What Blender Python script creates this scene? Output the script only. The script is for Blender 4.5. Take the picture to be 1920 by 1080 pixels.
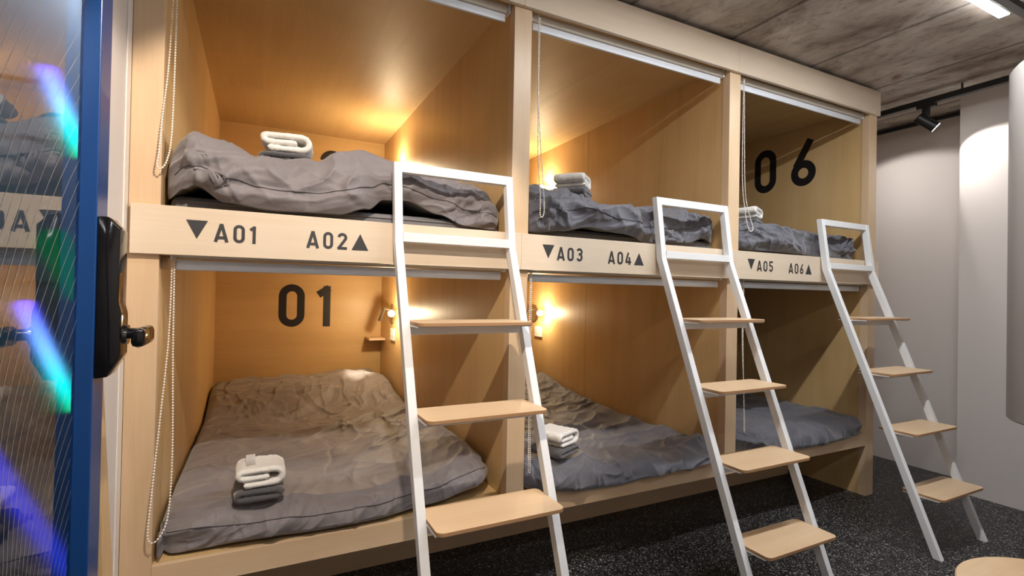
import bpy, bmesh, math, random
import numpy as np
from mathutils import Vector, Matrix, noise
from mathutils.bvhtree import BVHTree

sc = bpy.context.scene
col = sc.collection
for o in list(bpy.data.objects):
    bpy.data.objects.remove(o, do_unlink=True)
random.seed(7)

# ------------------------------------------------------------------ camera
YAW, PITCH, ROLL, FPX = -0.4673, 0.0097, 0.0189, 945.4971
CAM = Vector((0.9651, -1.7863, 1.2067))
cd = bpy.data.cameras.new('camera')
cam = bpy.data.objects.new('camera', cd)
col.objects.link(cam)
cp, sp_ = math.cos(PITCH), math.sin(PITCH)
fwd = Vector((-math.sin(YAW) * cp, math.cos(YAW) * cp, sp_))
rt0 = Vector((math.cos(YAW), math.sin(YAW), 0))
up0 = rt0.cross(fwd)
cr, sr = math.cos(ROLL), math.sin(ROLL)
rt = rt0 * cr + up0 * sr
up = up0 * cr - rt0 * sr
m = Matrix((rt, up, -fwd)).transposed().to_4x4()
m.translation = CAM
cam.matrix_world = m
cd.sensor_width = 36.0
cd.lens = FPX / 1920 * 36.0
cd.clip_start = 0.02
sc.camera = cam

# ------------------------------------------------------------------ world, exposure, main lights
w = bpy.data.worlds.new('world')
sc.world = w
w.use_nodes = True
w.node_tree.nodes['Background'].inputs[0].default_value = (0.9, 0.92, 1.0, 1)
w.node_tree.nodes['Background'].inputs[1].default_value = 0.02
sc.view_settings.view_transform = 'Standard'
sc.view_settings.look = 'None'
sc.view_settings.gamma = 1
sc.view_settings.use_curve_mapping = False
sc.view_settings.exposure = 0.0

COOL = (1.0, 0.94, 0.90)
WARM = (1.0, 0.79, 0.50)


def area(name, loc, sx, sy, power, color, rot=(0, 0, 0)):
    l = bpy.data.lights.new(name, 'AREA')
    l.shape = 'RECTANGLE'
    l.size, l.size_y = sx, sy
    l.energy = power
    l.color = color
    o = bpy.data.objects.new(name, l)
    o.location = loc
    o.rotation_euler = rot
    col.objects.link(o)
    return o


BATTENS = [(2.74, 3.945, -0.757), (1.98, 2.68, -0.757), (0.9, 2.15, -2.55), (2.9, 4.1, -2.55)]  # last two are unseen fill battens, added behind the camera
BATTEN_Z = 2.496
BATTEN_W = [19, 9, 6, 6]
BATTEN_C = [(0.90, 0.95, 1.0), (0.90, 0.95, 1.0), (0.93, 0.96, 1.0), (0.93, 0.96, 1.0)]
for (a, b, y), pw, cc in zip(BATTENS, BATTEN_W, BATTEN_C):
    area('batten_light', ((a + b) / 2, y, BATTEN_Z - 0.004), b - a - 0.02, 0.03, pw, cc)


def spot(name, loc, target, power, color, size, blend=0.15, radius=0.02):
    l = bpy.data.lights.new(name, 'SPOT')
    l.energy = power
    l.color = color
    l.spot_size = size
    l.spot_blend = blend
    l.shadow_soft_size = radius
    o = bpy.data.objects.new(name, l)
    o.location = loc
    d = Vector(target) - Vector(loc)
    o.rotation_euler = d.to_track_quat('-Z', 'Y').to_euler()
    col.objects.link(o)
    return o


def point(name, loc, power, color, radius):
    l = bpy.data.lights.new(name, 'POINT')
    l.energy = power
    l.color = color
    l.shadow_soft_size = radius
    o = bpy.data.objects.new(name, l)
    o.location = loc
    col.objects.link(o)
    return o


# ------------------------------------------------------------------ materials
def newmat(name, base=(0.5, 0.5, 0.5), rough=0.5, metal=0.0, spec=0.5):
    mt = bpy.data.materials.new(name)
    mt.use_nodes = True
    p = mt.node_tree.nodes['Principled BSDF']
    p.inputs['Base Color'].default_value = (*base, 1)
    p.inputs['Roughness'].default_value = rough
    p.inputs['Metallic'].default_value = metal
    p.inputs['Specular IOR Level'].default_value = spec
    return mt, mt.node_tree, p


def N(nt, t, **kw):
    n = nt.nodes.new(t)
    for k, v in kw.items():
        setattr(n, k, v)
    return n


def ramp(nt, stops, interp='LINEAR'):
    r = N(nt, 'ShaderNodeValToRGB')
    r.color_ramp.interpolation = interp
    e = r.color_ramp.elements
    while len(e) < len(stops):
        e.new(0.5)
    for el, (p, c) in zip(e, stops):
        el.position = p
        el.color = (*c, 1)
    return r


def noise_tex(nt, scale, detail=4, rough=0.5, vec=None, dist=0.0):
    t = N(nt, 'ShaderNodeTexNoise')
    t.inputs['Scale'].default_value = scale
    t.inputs['Detail'].default_value = detail
    t.inputs['Roughness'].default_value = rough
    t.inputs['Distortion'].default_value = dist
    if vec is not None:
        nt.links.new(vec, t.inputs['Vector'])
    return t


def coords(nt, scale=(1, 1, 1), loc=(0, 0, 0)):
    tc = N(nt, 'ShaderNodeTexCoord')
    mp = N(nt, 'ShaderNodeMapping')
    mp.inputs['Scale'].default_value = scale
    mp.inputs['Location'].default_value = loc
    nt.links.new(tc.outputs['Object'], mp.inputs['Vector'])
    return mp.outputs['Vector']


def bump(nt, p, h, strength=0.2, dist=0.01):
    b = N(nt, 'ShaderNodeBump')
    b.inputs['Strength'].default_value = strength
    b.inputs['Distance'].default_value = dist
    nt.links.new(h, b.inputs['Height'])
    nt.links.new(b.outputs['Normal'], p.inputs['Normal'])


def plywood(name, axis, dark, mid, light, rough=0.36, spec=0.45):
    mt, nt, p = newmat(name, mid, rough, 0, spec)
    s = [9, 9, 9]
    s[axis] = 0.7
    v = coords(nt, s)
    n1 = noise_tex(nt, 1.0, 6, 0.6, v, 0.6)
    s2 = [120, 120, 120]
    s2[axis] = 5
    v2 = coords(nt, s2)
    n2 = noise_tex(nt, 1.0, 3, 0.6, v2)
    v3 = coords(nt, (1, 1, 1))
    n3 = noise_tex(nt, 2.2, 3, 0.5, v3)
    a = N(nt, 'ShaderNodeMix')
    a.inputs[0].default_value = 0.28
    nt.links.new(n1.outputs['Fac'], a.inputs[2])
    nt.links.new(n2.outputs['Fac'], a.inputs[3])
    b = N(nt, 'ShaderNodeMix')
    b.inputs[0].default_value = 0.35
    nt.links.new(a.outputs[0], b.inputs[2])
    nt.links.new(n3.outputs['Fac'], b.inputs[3])
    r = ramp(nt, [(0.3, dark), (0.5, mid), (0.7, light)])
    nt.links.new(b.outputs[0], r.inputs[0])
    nt.links.new(r.outputs[0], p.inputs['Base Color'])
    bump(nt, p, n2.outputs['Fac'], 0.05, 0.002)
    return mt


PD, PM, PL = (0.56, 0.385, 0.225), (0.665, 0.475, 0.295), (0.73, 0.545, 0.36)
ply_z = plywood('birch_plywood_upright', 2, PD, PM, PL)
ID, IM, IL = (0.53, 0.342, 0.145), (0.63, 0.420, 0.188), (0.69, 0.480, 0.238)  # birch for cubicle interiors, their deeper shade mixed into the colour
ply_in = plywood('shaded_birch_upright', 2, ID, IM, IL, 0.38)
ply_back = plywood('shaded_birch_along', 0, ID, IM, IL, 0.42)
ply_y = plywood('shaded_birch_deep', 1, ID, IM, IL, 0.5, 0.4)
ply_x = plywood('pale_birch_facing', 0, (0.60, 0.48, 0.34), (0.69, 0.565, 0.425), (0.75, 0.635, 0.50))
base_ply = plywood('birch_base_board', 0, PD, PM, PL)
tread_wood = plywood('tread_plywood', 0, (0.56, 0.38, 0.22), (0.66, 0.47, 0.29), (0.72, 0.53, 0.35), 0.45)
ply_edge = plywood('plywood_edge', 0, (0.36, 0.19, 0.09), (0.44, 0.25, 0.12), (0.55, 0.33, 0.18), 0.55)
pine = plywood('pine_board', 2, (0.55, 0.34, 0.15), (0.70, 0.48, 0.25), (0.78, 0.58, 0.34), 0.5)
ash = plywood('ash_veneer', 0, (0.48, 0.30, 0.16), (0.62, 0.42, 0.24), (0.70, 0.50, 0.31), 0.4)

white_metal, nt, p = newmat('white_powder_coat', (0.80, 0.80, 0.80), 0.42)
white_blind, nt, p = newmat('white_aluminium_rail', (0.72, 0.74, 0.78), 0.35)
blind_fabric, nt, p = newmat('cream_blind_fabric', (0.66, 0.60, 0.50), 0.7)
white_plastic, nt, p = newmat('white_plastic', (0.80, 0.79, 0.77), 0.3)
bead_mat, nt, p = newmat('cream_bead_plastic', (0.82, 0.76, 0.68), 0.3)
black_ink, nt, p = newmat('black_vinyl_lettering', (0.012, 0.011, 0.012), 0.45)
grey_ink, nt, p = newmat('charcoal_vinyl_lettering', (0.035, 0.033, 0.036), 0.45)
black_metal, nt, p = newmat('black_track_metal', (0.012, 0.012, 0.013), 0.4)
black_gloss, nt, p = newmat('black_gloss_plastic', (0.006, 0.006, 0.007), 0.08)
chrome, nt, p = newmat('dark_chrome', (0.35, 0.34, 0.33), 0.12, 1.0)
steel, nt, p = newmat('brushed_steel', (0.5, 0.44, 0.36), 0.3, 1.0)
blue_paint, nt, p = newmat('blue_door_paint', (0.007, 0.052, 0.205), 0.3)
tag_mat, nt, p = newmat('white_ribbon', (0.8, 0.79, 0.77), 0.6)
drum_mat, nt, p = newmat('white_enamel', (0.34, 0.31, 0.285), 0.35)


def fabric(name, c, var=0.12, rough=0.75, weave=900, bstr=0.12, sheen=0.25):
    mt, nt, p = newmat(name, c, rough, 0, 0.25)
    p.inputs['Sheen Weight'].default_value = sheen
    p.inputs['Sheen Roughness'].default_value = 0.5
    v = coords(nt)
    n = noise_tex(nt, 7, 4, 0.6, v)
    r = ramp(nt, [(0.3, tuple(x * (1 - var) for x in c)), (0.7, tuple(min(1, x * (1 + var)) for x in c))])
    nt.links.new(n.outputs['Fac'], r.inputs[0])
    nt.links.new(r.outputs[0], p.inputs['Base Color'])
    n2 = noise_tex(nt, weave, 2, 0.5, v)
    n3 = noise_tex(nt, 45, 4, 0.6, v, 1.0)
    mx = N(nt, 'ShaderNodeMix')
    mx.inputs[0].default_value = 0.7
    nt.links.new(n2.outputs['Fac'], mx.inputs[2])
    nt.links.new(n3.outputs['Fac'], mx.inputs[3])
    bump(nt, p, mx.outputs[0], bstr, 0.006)
    return mt


duvet_shaded = fabric('shaded_grey_cotton_sateen', (0.118, 0.116, 0.134), 0.10, 0.5, 900, 0.3, 0.35)  # same grey cotton, dimmer bluish light put into the colour
duvet_mat = fabric('grey_cotton_sateen', (0.205, 0.184, 0.190), 0.10, 0.5, 900, 0.3, 0.35)
seam_mat, nt, p = newmat('dark_stitching', (0.06, 0.055, 0.06), 0.8)
mattress_mat = fabric('grey_mattress_ticking', (0.17, 0.165, 0.17), 0.08, 0.85)
white_towel = fabric('white_terry', (0.78, 0.75, 0.70), 0.05, 0.95, 260, 0.8, 0.6)
grey_towel = fabric('charcoal_terry', (0.085, 0.08, 0.085), 0.15, 0.95, 260, 0.8, 0.5)


def emit(name, c, s):
    mt = bpy.data.materials.new(name)
    mt.use_nodes = True
    nt = mt.node_tree
    nt.nodes.remove(nt.nodes['Principled BSDF'])
    e = N(nt, 'ShaderNodeEmission')
    e.inputs[0].default_value = (*c, 1)
    e.inputs[1].default_value = s
    nt.links.new(e.outputs[0], nt.nodes['Material Output'].inputs[0])
    return mt, nt, e


led_mat, _, _ = emit('led_diffuser', (1.0, 0.98, 0.97), 36)
bulb_mat, _, _ = emit('warm_bulb', (1.0, 0.74, 0.42), 40)
spot_face, _, _ = emit('spot_lens', (1.0, 0.95, 0.9), 15)

# wall paint
wall_mat, nt, p = newmat('warm_white_paint', (0.70, 0.645, 0.61), 0.7, 0, 0.3)
n = noise_tex(nt, 60, 3, 0.5, coords(nt))
bump(nt, p, n.outputs['Fac'], 0.04, 0.003)
trim_mat, nt, p = newmat('cream_trim_paint', (0.78, 0.72, 0.66), 0.5)

# floor: dark terrazzo-like flecked vinyl
floor_mat, nt, p = newmat('black_flecked_floor', (0.02, 0.02, 0.022), 0.42, 0, 0.4)
v = coords(nt)
vo = N(nt, 'ShaderNodeTexVoronoi')
vo.inputs['Scale'].default_value = 235
vo.inputs['Randomness'].default_value = 1.0
nz = noise_tex(nt, 40, 2, 0.5, v)
vm = N(nt, 'ShaderNodeVectorMath', operation='SCALE')
nt.links.new(nz.outputs['Color'], vm.inputs[0])
vm.inputs['Scale'].default_value = 0.01
va = N(nt, 'ShaderNodeVectorMath', operation='ADD')
nt.links.new(v, va.inputs[0])
nt.links.new(vm.outputs[0], va.inputs[1])
nt.links.new(va.outputs[0], vo.inputs['Vector'])
sep = N(nt, 'ShaderNodeSeparateColor')
nt.links.new(vo.outputs['Color'], sep.inputs[0])
r = ramp(nt, [(0.0, (0.008, 0.008, 0.008)), (0.42, (0.020, 0.019, 0.019)), (0.66, (0.052, 0.050, 0.049)),
              (0.84, (0.14, 0.135, 0.13)), (0.95, (0.46, 0.45, 0.43))], 'CONSTANT')
nt.links.new(sep.outputs[0], r.inputs[0])
nt.links.new(r.outputs[0], p.inputs['Base Color'])
bump(nt, p, vo.outputs['Distance'], 0.25, 0.003)

# ceiling: board-marked concrete
conc, nt, p = newmat('board_marked_concrete', (0.25, 0.21, 0.18), 0.8, 0, 0.25)
v1 = coords(nt, (5.0, 2.0, 1))
n1 = noise_tex(nt, 1.0, 8, 0.65, v1, 0.8)
v2 = coords(nt, (1.1, 0.8, 1), (3.3, 0, 0))
n2 = noise_tex(nt, 1.6, 6, 0.6, v2, 0.5)
mx = N(nt, 'ShaderNodeMix')
mx.inputs[0].default_value = 0.62
nt.links.new(n1.outputs['Fac'], mx.inputs[2])
nt.links.new(n2.outputs['Fac'], mx.inputs[3])
r = ramp(nt, [(0.37, (0.20, 0.158, 0.125)), (0.46, (0.44, 0.38, 0.325)), (0.54, (0.62, 0.565, 0.505)), (0.63, (0.80, 0.765, 0.71))])
nt.links.new(mx.outputs[0], r.inputs[0])
# board seams along Y every 0.64 m, slightly wavering
tc = N(nt, 'ShaderNodeTexCoord')
sx = N(nt, 'ShaderNodeSeparateXYZ')
nt.links.new(tc.outputs['Object'], sx.inputs[0])
wob = noise_tex(nt, 9, 3, 0.6, coords(nt))
ad = N(nt, 'ShaderNodeMath', operation='MULTIPLY_ADD')
nt.links.new(wob.outputs['Fac'], ad.inputs[0])
ad.inputs[1].default_value = 0.012
nt.links.new(sx.outputs[0], ad.inputs[2])
ad2 = N(nt, 'ShaderNodeMath', operation='ADD')
nt.links.new(ad.outputs[0], ad2.inputs[0])
ad2.inputs[1].default_value = -4.388 + 0.645 * 20
fr = N(nt, 'ShaderNodeMath', operation='PINGPONG')
nt.links.new(ad2.outputs[0], fr.inputs[0])
fr.inputs[1].default_value = 0.645 / 2
r2 = ramp(nt, [(0.0, (0.0, 0.0, 0.0)), (0.006, (0.1, 0.1, 0.1)), (0.016, (1, 1, 1))])
nt.links.new(fr.outputs[0], r2.inputs[0])
mm = N(nt, 'ShaderNodeMix', data_type='RGBA', blend_type='MULTIPLY')
mm.inputs[0].default_value = 0.55
nt.links.new(r.outputs[0], mm.inputs[6])
nt.links.new(r2.outputs[0], mm.inputs[7])
# rusty spots
v3 = coords(nt, (2.2, 1.5, 1), (7.1, 1.3, 0))
n4 = noise_tex(nt, 1.9, 5, 0.65, v3, 0.4)
r3 = ramp(nt, [(0.60, (1, 1, 1)), (0.70, (0.42, 0.26, 0.19))])
nt.links.new(n4.outputs['Fac'], r3.inputs[0])
mm2 = N(nt, 'ShaderNodeMix', data_type='RGBA', blend_type='MULTIPLY')
mm2.inputs[0].default_value = 0.75
nt.links.new(mm.outputs[2], mm2.inputs[6])
nt.links.new(r3.outputs[0], mm2.inputs[7])
n6 = noise_tex(nt, 16, 9, 0.72, coords(nt, (1.6, 0.9, 1)), 0.3)
r6 = ramp(nt, [(0.34, (0.50, 0.47, 0.44)), (0.47, (0.95, 0.94, 0.93)), (0.60, (1, 1, 1)), (0.72, (1.0, 1.0, 1.0))])
nt.links.new(n6.outputs['Fac'], r6.inputs[0])
mm3 = N(nt, 'ShaderNodeMix', data_type='RGBA', blend_type='MULTIPLY')
mm3.inputs[0].default_value = 0.85
nt.links.new(mm2.outputs[2], mm3.inputs[6])
nt.links.new(r6.outputs[0], mm3.inputs[7])
pit = N(nt, 'ShaderNodeTexVoronoi')
pit.inputs['Scale'].default_value = 9
r7 = ramp(nt, [(0.035, (0.22, 0.20, 0.18)), (0.06, (1, 1, 1))])
nt.links.new(coords(nt), pit.inputs['Vector'])
nt.links.new(pit.outputs['Distance'], r7.inputs[0])
mm4 = N(nt, 'ShaderNodeMix', data_type='RGBA', blend_type='MULTIPLY')
mm4.inputs[0].default_value = 0.6
nt.links.new(mm3.outputs[2], mm4.inputs[6])
nt.links.new(r7.outputs[0], mm4.inputs[7])
nt.links.new(mm4.outputs[2], p.inputs['Base Color'])
n5 = noise_tex(nt, 60, 5, 0.7, coords(nt))
mb = N(nt, 'ShaderNodeMix')
mb.inputs[0].default_value = 0.35
nt.links.new(n1.outputs['Fac'], mb.inputs[2])
nt.links.new(n5.outputs['Fac'], mb.inputs[3])
bump(nt, p, mb.outputs[0], 0.35, 0.012)

# door glass: strongly reflecting, faintly frosted sheet
glass_mat = bpy.data.materials.new('reflective_door_glass')
glass_mat.use_nodes = True
nt = glass_mat.node_tree
nt.nodes.remove(nt.nodes['Principled BSDF'])
rf = N(nt, 'ShaderNodeBsdfRefraction')
rf.inputs['Color'].default_value = (0.80, 0.9, 0.95, 1)
rf.inputs['Roughness'].default_value = 0.30
rf.inputs['IOR'].default_value = 1.02
gl = N(nt, 'ShaderNodeBsdfGlossy')
gl.inputs['Color'].default_value = (0.95, 0.95, 0.97, 1)
gl.inputs['Roughness'].default_value = 0.015
fz = N(nt, 'ShaderNodeFresnel')
fz.inputs['IOR'].default_value = 2.6
ge = N(nt, 'ShaderNodeNewGeometry')
ff = N(nt, 'ShaderNodeMath', operation='SUBTRACT')
ff.inputs[0].default_value = 1.0
nt.links.new(ge.outputs['Backfacing'], ff.inputs[1])
fm = N(nt, 'ShaderNodeMath', operation='MULTIPLY')
nt.links.new(fz.outputs[0], fm.inputs[0])
nt.links.new(ff.outputs[0], fm.inputs[1])
ms = N(nt, 'ShaderNodeMixShader')
nt.links.new(fm.outputs[0], ms.inputs[0])
nt.links.new(rf.outputs[0], ms.inputs[1])
nt.links.new(gl.outputs[0], ms.inputs[2])
nt.links.new(ms.outputs[0], nt.nodes['Material Output'].inputs[0])
wire_mat, nt, p = newmat('pale_glass_wire', (0.5, 0.5, 0.45), 0.4)


# ------------------------------------------------------------------ mesh helpers
def BM():
    return bmesh.new()


def box(bm, x0, x1, y0, y1, z0, z1, bev=0.0):
    vs = [bm.verts.new((x, y, z)) for z in (z0, z1) for y in (y0, y1) for x in (x0, x1)]
    fs = [(0, 2, 3, 1), (4, 5, 7, 6), (0, 1, 5, 4), (2, 6, 7, 3), (0, 4, 6, 2), (1, 3, 7, 5)]
    faces = [bm.faces.new([vs[i] for i in f]) for f in fs]
    if bev > 0:
        es = set(e for f in faces for e in f.edges)
        bmesh.ops.bevel(bm, geom=list(es), offset=bev, segments=2, profile=0.5, affect='EDGES')
    return bm


def prism(bm, pts, depth, bev=0.0):
    """closed outline pts (list of Vector) extruded by vector depth"""
    a = [bm.verts.new(q) for q in pts]
    b = [bm.verts.new(Vector(q) + Vector(depth)) for q in pts]
    n = len(pts)
    fs = [bm.faces.new(a[::-1]), bm.faces.new(b)]
    for i in range(n):
        fs.append(bm.faces.new([a[i], a[(i + 1) % n], b[(i + 1) % n], b[i]]))
    bmesh.ops.recalc_face_normals(bm, faces=fs)
    if bev > 0:
        es = set(e for f in fs for e in f.edges)
        bmesh.ops.bevel(bm, geom=list(es), offset=bev, segments=2, profile=0.5, affect='EDGES')
    return bm


def frame_of(d):
    d = d.normalized()
    a = Vector((0, 0, 1)) if abs(d.z) < 0.9 else Vector((1, 0, 0))
    u = d.cross(a).normalized()
    return u, d.cross(u).normalized()


def tube(bm, pts, rad, seg=12, cap=True):
    pts = [Vector(q) for q in pts]
    if not isinstance(rad, (list, tuple)):
        rad = [rad] * len(pts)
    rings = []
    d0 = (pts[1] - pts[0])
    u, v = frame_of(d0)
    for i, q in enumerate(pts):
        if i == 0:
            d = pts[1] - pts[0]
        elif i == len(pts) - 1:
            d = pts[-1] - pts[-2]
        else:
            d = (pts[i + 1] - pts[i]).normalized() + (pts[i] - pts[i - 1]).normalized()
        d.normalize()
        u = (u - d * u.dot(d)).normalized()
        v = d.cross(u)
        rings.append([bm.verts.new(q + (u * math.cos(t) + v * math.sin(t)) * rad[i])
                      for t in [2 * math.pi * k / seg for k in range(seg)]])
    for a, b in zip(rings, rings[1:]):
        for k in range(seg):
            bm.faces.new([a[k], a[(k + 1) % seg], b[(k + 1) % seg], b[k]])
    if cap:
        bm.faces.new(rings[0][::-1])
        bm.faces.new(rings[-1])
    return bm


def obj(name, bm, mat, parent=None, smooth=False, auto=None):
    me = bpy.data.meshes.new(name)
    bmesh.ops.recalc_face_normals(bm, faces=bm.faces[:])
    if smooth:
        for f in bm.faces:
            f.smooth = True
    if auto:
        for f in bm.faces:
            f.smooth = True
        for e in bm.edges:
            if len(e.link_faces) == 2 and e.calc_face_angle(0) > auto:
                e.smooth = False
    bm.to_mesh(me)
    bm.free()
    if mat is not None:
        for mt in (mat if isinstance(mat, (list, tuple)) else [mat]):
            me.materials.append(mt)
    o = bpy.data.objects.new(name, me)
    col.objects.link(o)
    if parent is not None:
        o.parent = parent
        if parent.type == 'EMPTY':
            o.matrix_parent_inverse = Matrix.Translation(-Vector(parent.location)) if parent.get('_w') else Matrix()
    return o


def thing(name, label, cat, loc=(0, 0, 0), group=None, world_parts=True):
    o = bpy.data.objects.new(name, None)
    o.empty_display_size = 0.1
    col.objects.link(o)
    o.location = loc
    o['label'] = label
    o['category'] = cat
    if group:
        o['group'] = group
    if world_parts:
        o['_w'] = 1
    return o


def tag(o, label, cat, group=None):
    o['label'] = label
    o['category'] = cat
    if group:
        o['group'] = group
    return o


def struct(name, bm, mat, parent=None, **k):
    o = obj(name, bm, mat, parent, **k)
    if parent is None:
        o['kind'] = 'structure'
    return o


def B(name, x0, x1, y0, y1, z0, z1, mat, parent=None, bev=0.0015, st=False):
    bm = BM()
    box(bm, x0, x1, y0, y1, z0, z1, bev)
    return (struct if st else obj)(name, bm, mat, parent)


# ------------------------------------------------------------------ key dimensions (metres)
L0, L1 = 0.6290, 0.7058
A0, A1 = 1.8568, 1.9349
B0_, B1 = 3.0841, 3.1633
E0, E1 = 4.3198, 4.4008
TOP, LINT = 2.5, 2.3517
RT, RB = 1.4436, 1.3000
BT, BBm = 0.3885, 0.3090
YB = 2.324
ZC = 2.3885
CEIL = 2.52
WXL = 0.625          # left wall face
WXR, WXR2 = 5.255, 4.95
YF = -3.3            # wall behind the camera

# ------------------------------------------------------------------ room shell
B('floor', -0.9, 5.5, YF - 0.1, 2.6, -0.06, 0.0, floor_mat, st=True, bev=0)
B('ceiling', -0.9, 5.5, YF - 0.1, 2.6, CEIL, CEIL + 0.1, conc, st=True, bev=0)
B('wall_back', -0.9, 5.5, 2.46, 2.56, 0, CEIL, wall_mat, st=True, bev=0)
B('wall_front', -0.9, 5.5, YF - 0.1, YF, 0, CEIL, wall_mat, st=True, bev=0)
bm = BM()
box(bm, WXR, WXR + 0.1, -0.2, 2.46, 0, CEIL)
box(bm, WXR2, WXR + 0.1, YF, -0.2, 0, CEIL)
struct('wall_right', bm, wall_mat)
B('trim_1', WXR - 0.03, WXR, -0.2, 2.46, CEIL - 0.035, CEIL - 0.012, black_metal, st=True)
# left wall with the door opening
DY0, DY1, DZ = -1.34, -0.375, 2.12
bm = BM()
box(bm, WXL - 0.012, WXL, DY1, 2.46, 0, CEIL)
box(bm, WXL - 0.1, WXL, YF, DY0, 0, CEIL)
box(bm, WXL - 0.1, WXL, DY0, DY1, DZ, CEIL)
struct('wall_left', bm, wall_mat)
B('trim_2', WXL, WXL + 0.004, -0.05, -0.001, 0, CEIL, trim_mat, st=True)
# corridor beyond the door
corr, nt, p = newmat('corridor_paint', (0.22, 0.22, 0.25), 0.8)
B('wall_corridor', 0.215, 0.315, YF, 2.46, 0, CEIL, corr, st=True, bev=0)
area('corridor_fill', (0.42, 0.6, 2.45), 0.1, 1.2, 9, (0.85, 0.9, 1.0))  # unseen fill, added to brighten the view through the door glass

# ------------------------------------------------------------------ door in the left wall
door = bpy.data.objects.new('door_1', None)
col.objects.link(door)
door.location = (WXL, DY1, 0)
door['kind'] = 'structure'
door['_w'] = 1
FX = 0.663
GX = 0.634
SW = 0.082
B('stile', GX - 0.007, FX, DY1 - SW, DY1, 0.006, DZ - 0.004, blue_paint, door, 0.002)
B('stile', WXL - 0.02, FX, DY0, DY0 + SW, 0.006, DZ - 0.004, blue_paint, door, 0.002)
B('rail', WXL - 0.02, FX, DY0 + SW, DY1 - SW, DZ - 0.1, DZ - 0.004, blue_paint, door, 0.002)
B('rail', WXL - 0.02, FX, DY0 + SW, DY1 - SW, 0.006, 0.12, blue_paint, door, 0.002)
pane = B('glass_pane', GX - 0.006, GX, DY0 + SW - 0.004, DY1 - SW + 0.004, 0.118, DZ - 0.098, glass_mat, door, 0)
# pale fine wires fanning across the sheet
f_ = fwd
def px_to(px, py, ax, val):
    d = f_ + rt * ((px - 960) / FPX) - up * ((py - 540) / FPX)
    t = (val - CAM[ax]) / d[ax]
    return CAM + d * t
bm = BM()
ya, yb2 = DY0 + SW, DY1 - SW
SP = [(-40, 29), (0, 28), (340, 18.5), (760, 13), (1060, 7.5), (1200, 6)]


def lin(tab, v):
    for (p0, v0), (p1, v1) in zip(tab, tab[1:]):
        if v <= p1:
            return v0 + (v1 - v0) * (v - p0) / (p1 - p0)
    return tab[-1][1]


for k in range(-24, 40):
    run = []
    for py in range(-40, 1181, 20):
        q = px_to(70 + lin(SP, py) * (k - 0.0205 * (py + 40)), py, 0, GX + 0.0006)
        if ya < q.y < yb2 and 0.13 < q.z < DZ - 0.11:
            run.append(q)
    if len(run) > 2:
        for a, b in zip(run, run[1:]):
            dd = Vector((0, 0.0006, 0))
            bm.faces.new([bm.verts.new(a - dd), bm.verts.new(a + dd), bm.verts.new(b + dd), bm.verts.new(b - dd)])
obj('wire_pattern', bm, wire_mat, pane)
# smart lock body + lever
bm = BM()
ly0, ly1 = -0.452, -0.385
prof = [(FX, 1.01), (FX, 1.352), (FX + 0.018, 1.352), (FX + 0.040, 1.327), (FX + 0.038, 1.17), (FX + 0.044, 1.145),
        (FX + 0.044, 1.055), (FX + 0.022, 1.012)]
prism(bm, [Vector((x, ly0, z)) for x, z in prof], (0, ly1 - ly0, 0), 0.003)
lock = obj('lock_body', bm, black_gloss, door, auto=0.5)
bm = BM()
tube(bm, [(FX + 0.043, -0.42, 1.10), (FX + 0.052, -0.42, 1.10)], 0.021, 24)
obj('handle_collar', bm, chrome, lock, auto=0.6)
bm = BM()
tube(bm, [(FX + 0.05, -0.42, 1.102), (FX + 0.088, -0.42, 1.102)], 0.012, 16)
box(bm, FX + 0.074, FX + 0.098, -0.53, -0.406, 1.080, 1.120, 0.0105)
obj('lever_handle', bm, black_gloss, lock, auto=0.6)

# coloured streaks in the door glass, built as added glowing tubes behind it
def streak_tube(name, a, b, rad, stops, strength, label):
    mt, nt, e = emit(name + '_glow', (0, 0, 1), strength)
    tc = N(nt, 'ShaderNodeTexCoord')
    s = N(nt, 'ShaderNodeSeparateXYZ')
    nt.links.new(tc.outputs['Generated'], s.inputs[0])
    r = ramp(nt, stops)
    nt.links.new(s.outputs[2], r.inputs[0])
    nt.links.new(r.outputs[0], e.inputs[0])
    a, b = Vector(a), Vector(b)
    t = thing(name, label, 'light tube', tuple((a + b) / 2), 'light streaks in the glass door, built as tubes')
    bm = BM()
    tube(bm, [a, b], rad, 16)
    obj('glowing_tube', bm, mt, t, auto=0.8)
    for k in (0.15, 0.85):
        q = a.lerp(b, k)
        bm = BM()
        tube(bm, [q, (0.315, q.y, q.z)], 0.005, 8)
        obj('bracket', bm, black_metal, t)
    return t


NX_ = 0.50
GRAD = [(0.0, (0.0, 0.50, 0.12)), (0.30, (0.0, 0.75, 0.70)), (0.62, (0.18, 0.42, 1.0)), (1.0, (0.14, 0.06, 0.95))]
for (pa, pb, rad, grad, st, lb) in (
        ((88, 130), (152, 290), 0.015, GRAD, 4.5, 'blue to green streak in the door glass, added as a glowing tube, highest one'),
        ((45, 572), (136, 765), 0.014, GRAD, 3.6, 'blue to green streak in the door glass, added as a glowing tube, below the lock'),
        ((-30, 850), (132, 1080), 0.018, [(0, (0.02, 0.05, 0.8)), (0.5, (0.05, 0.05, 0.9)), (1, (0.05, 0.06, 0.95))], 0.9, 'deep blue streak in the door glass, added as a glowing tube near the floor'),
        ((98, 450), (152, 545), 0.036, [(0, (0, 0.40, 0.10)), (1, (0.0, 0.30, 0.12))], 0.42, 'dim green halo in the door glass beside the lock, added as a wide glowing tube')):
    streak_tube('light_streak', px_to(pa[0], pa[1], 0, NX_), px_to(pb[0], pb[1], 0, NX_), rad, grad, st, lb)

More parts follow.
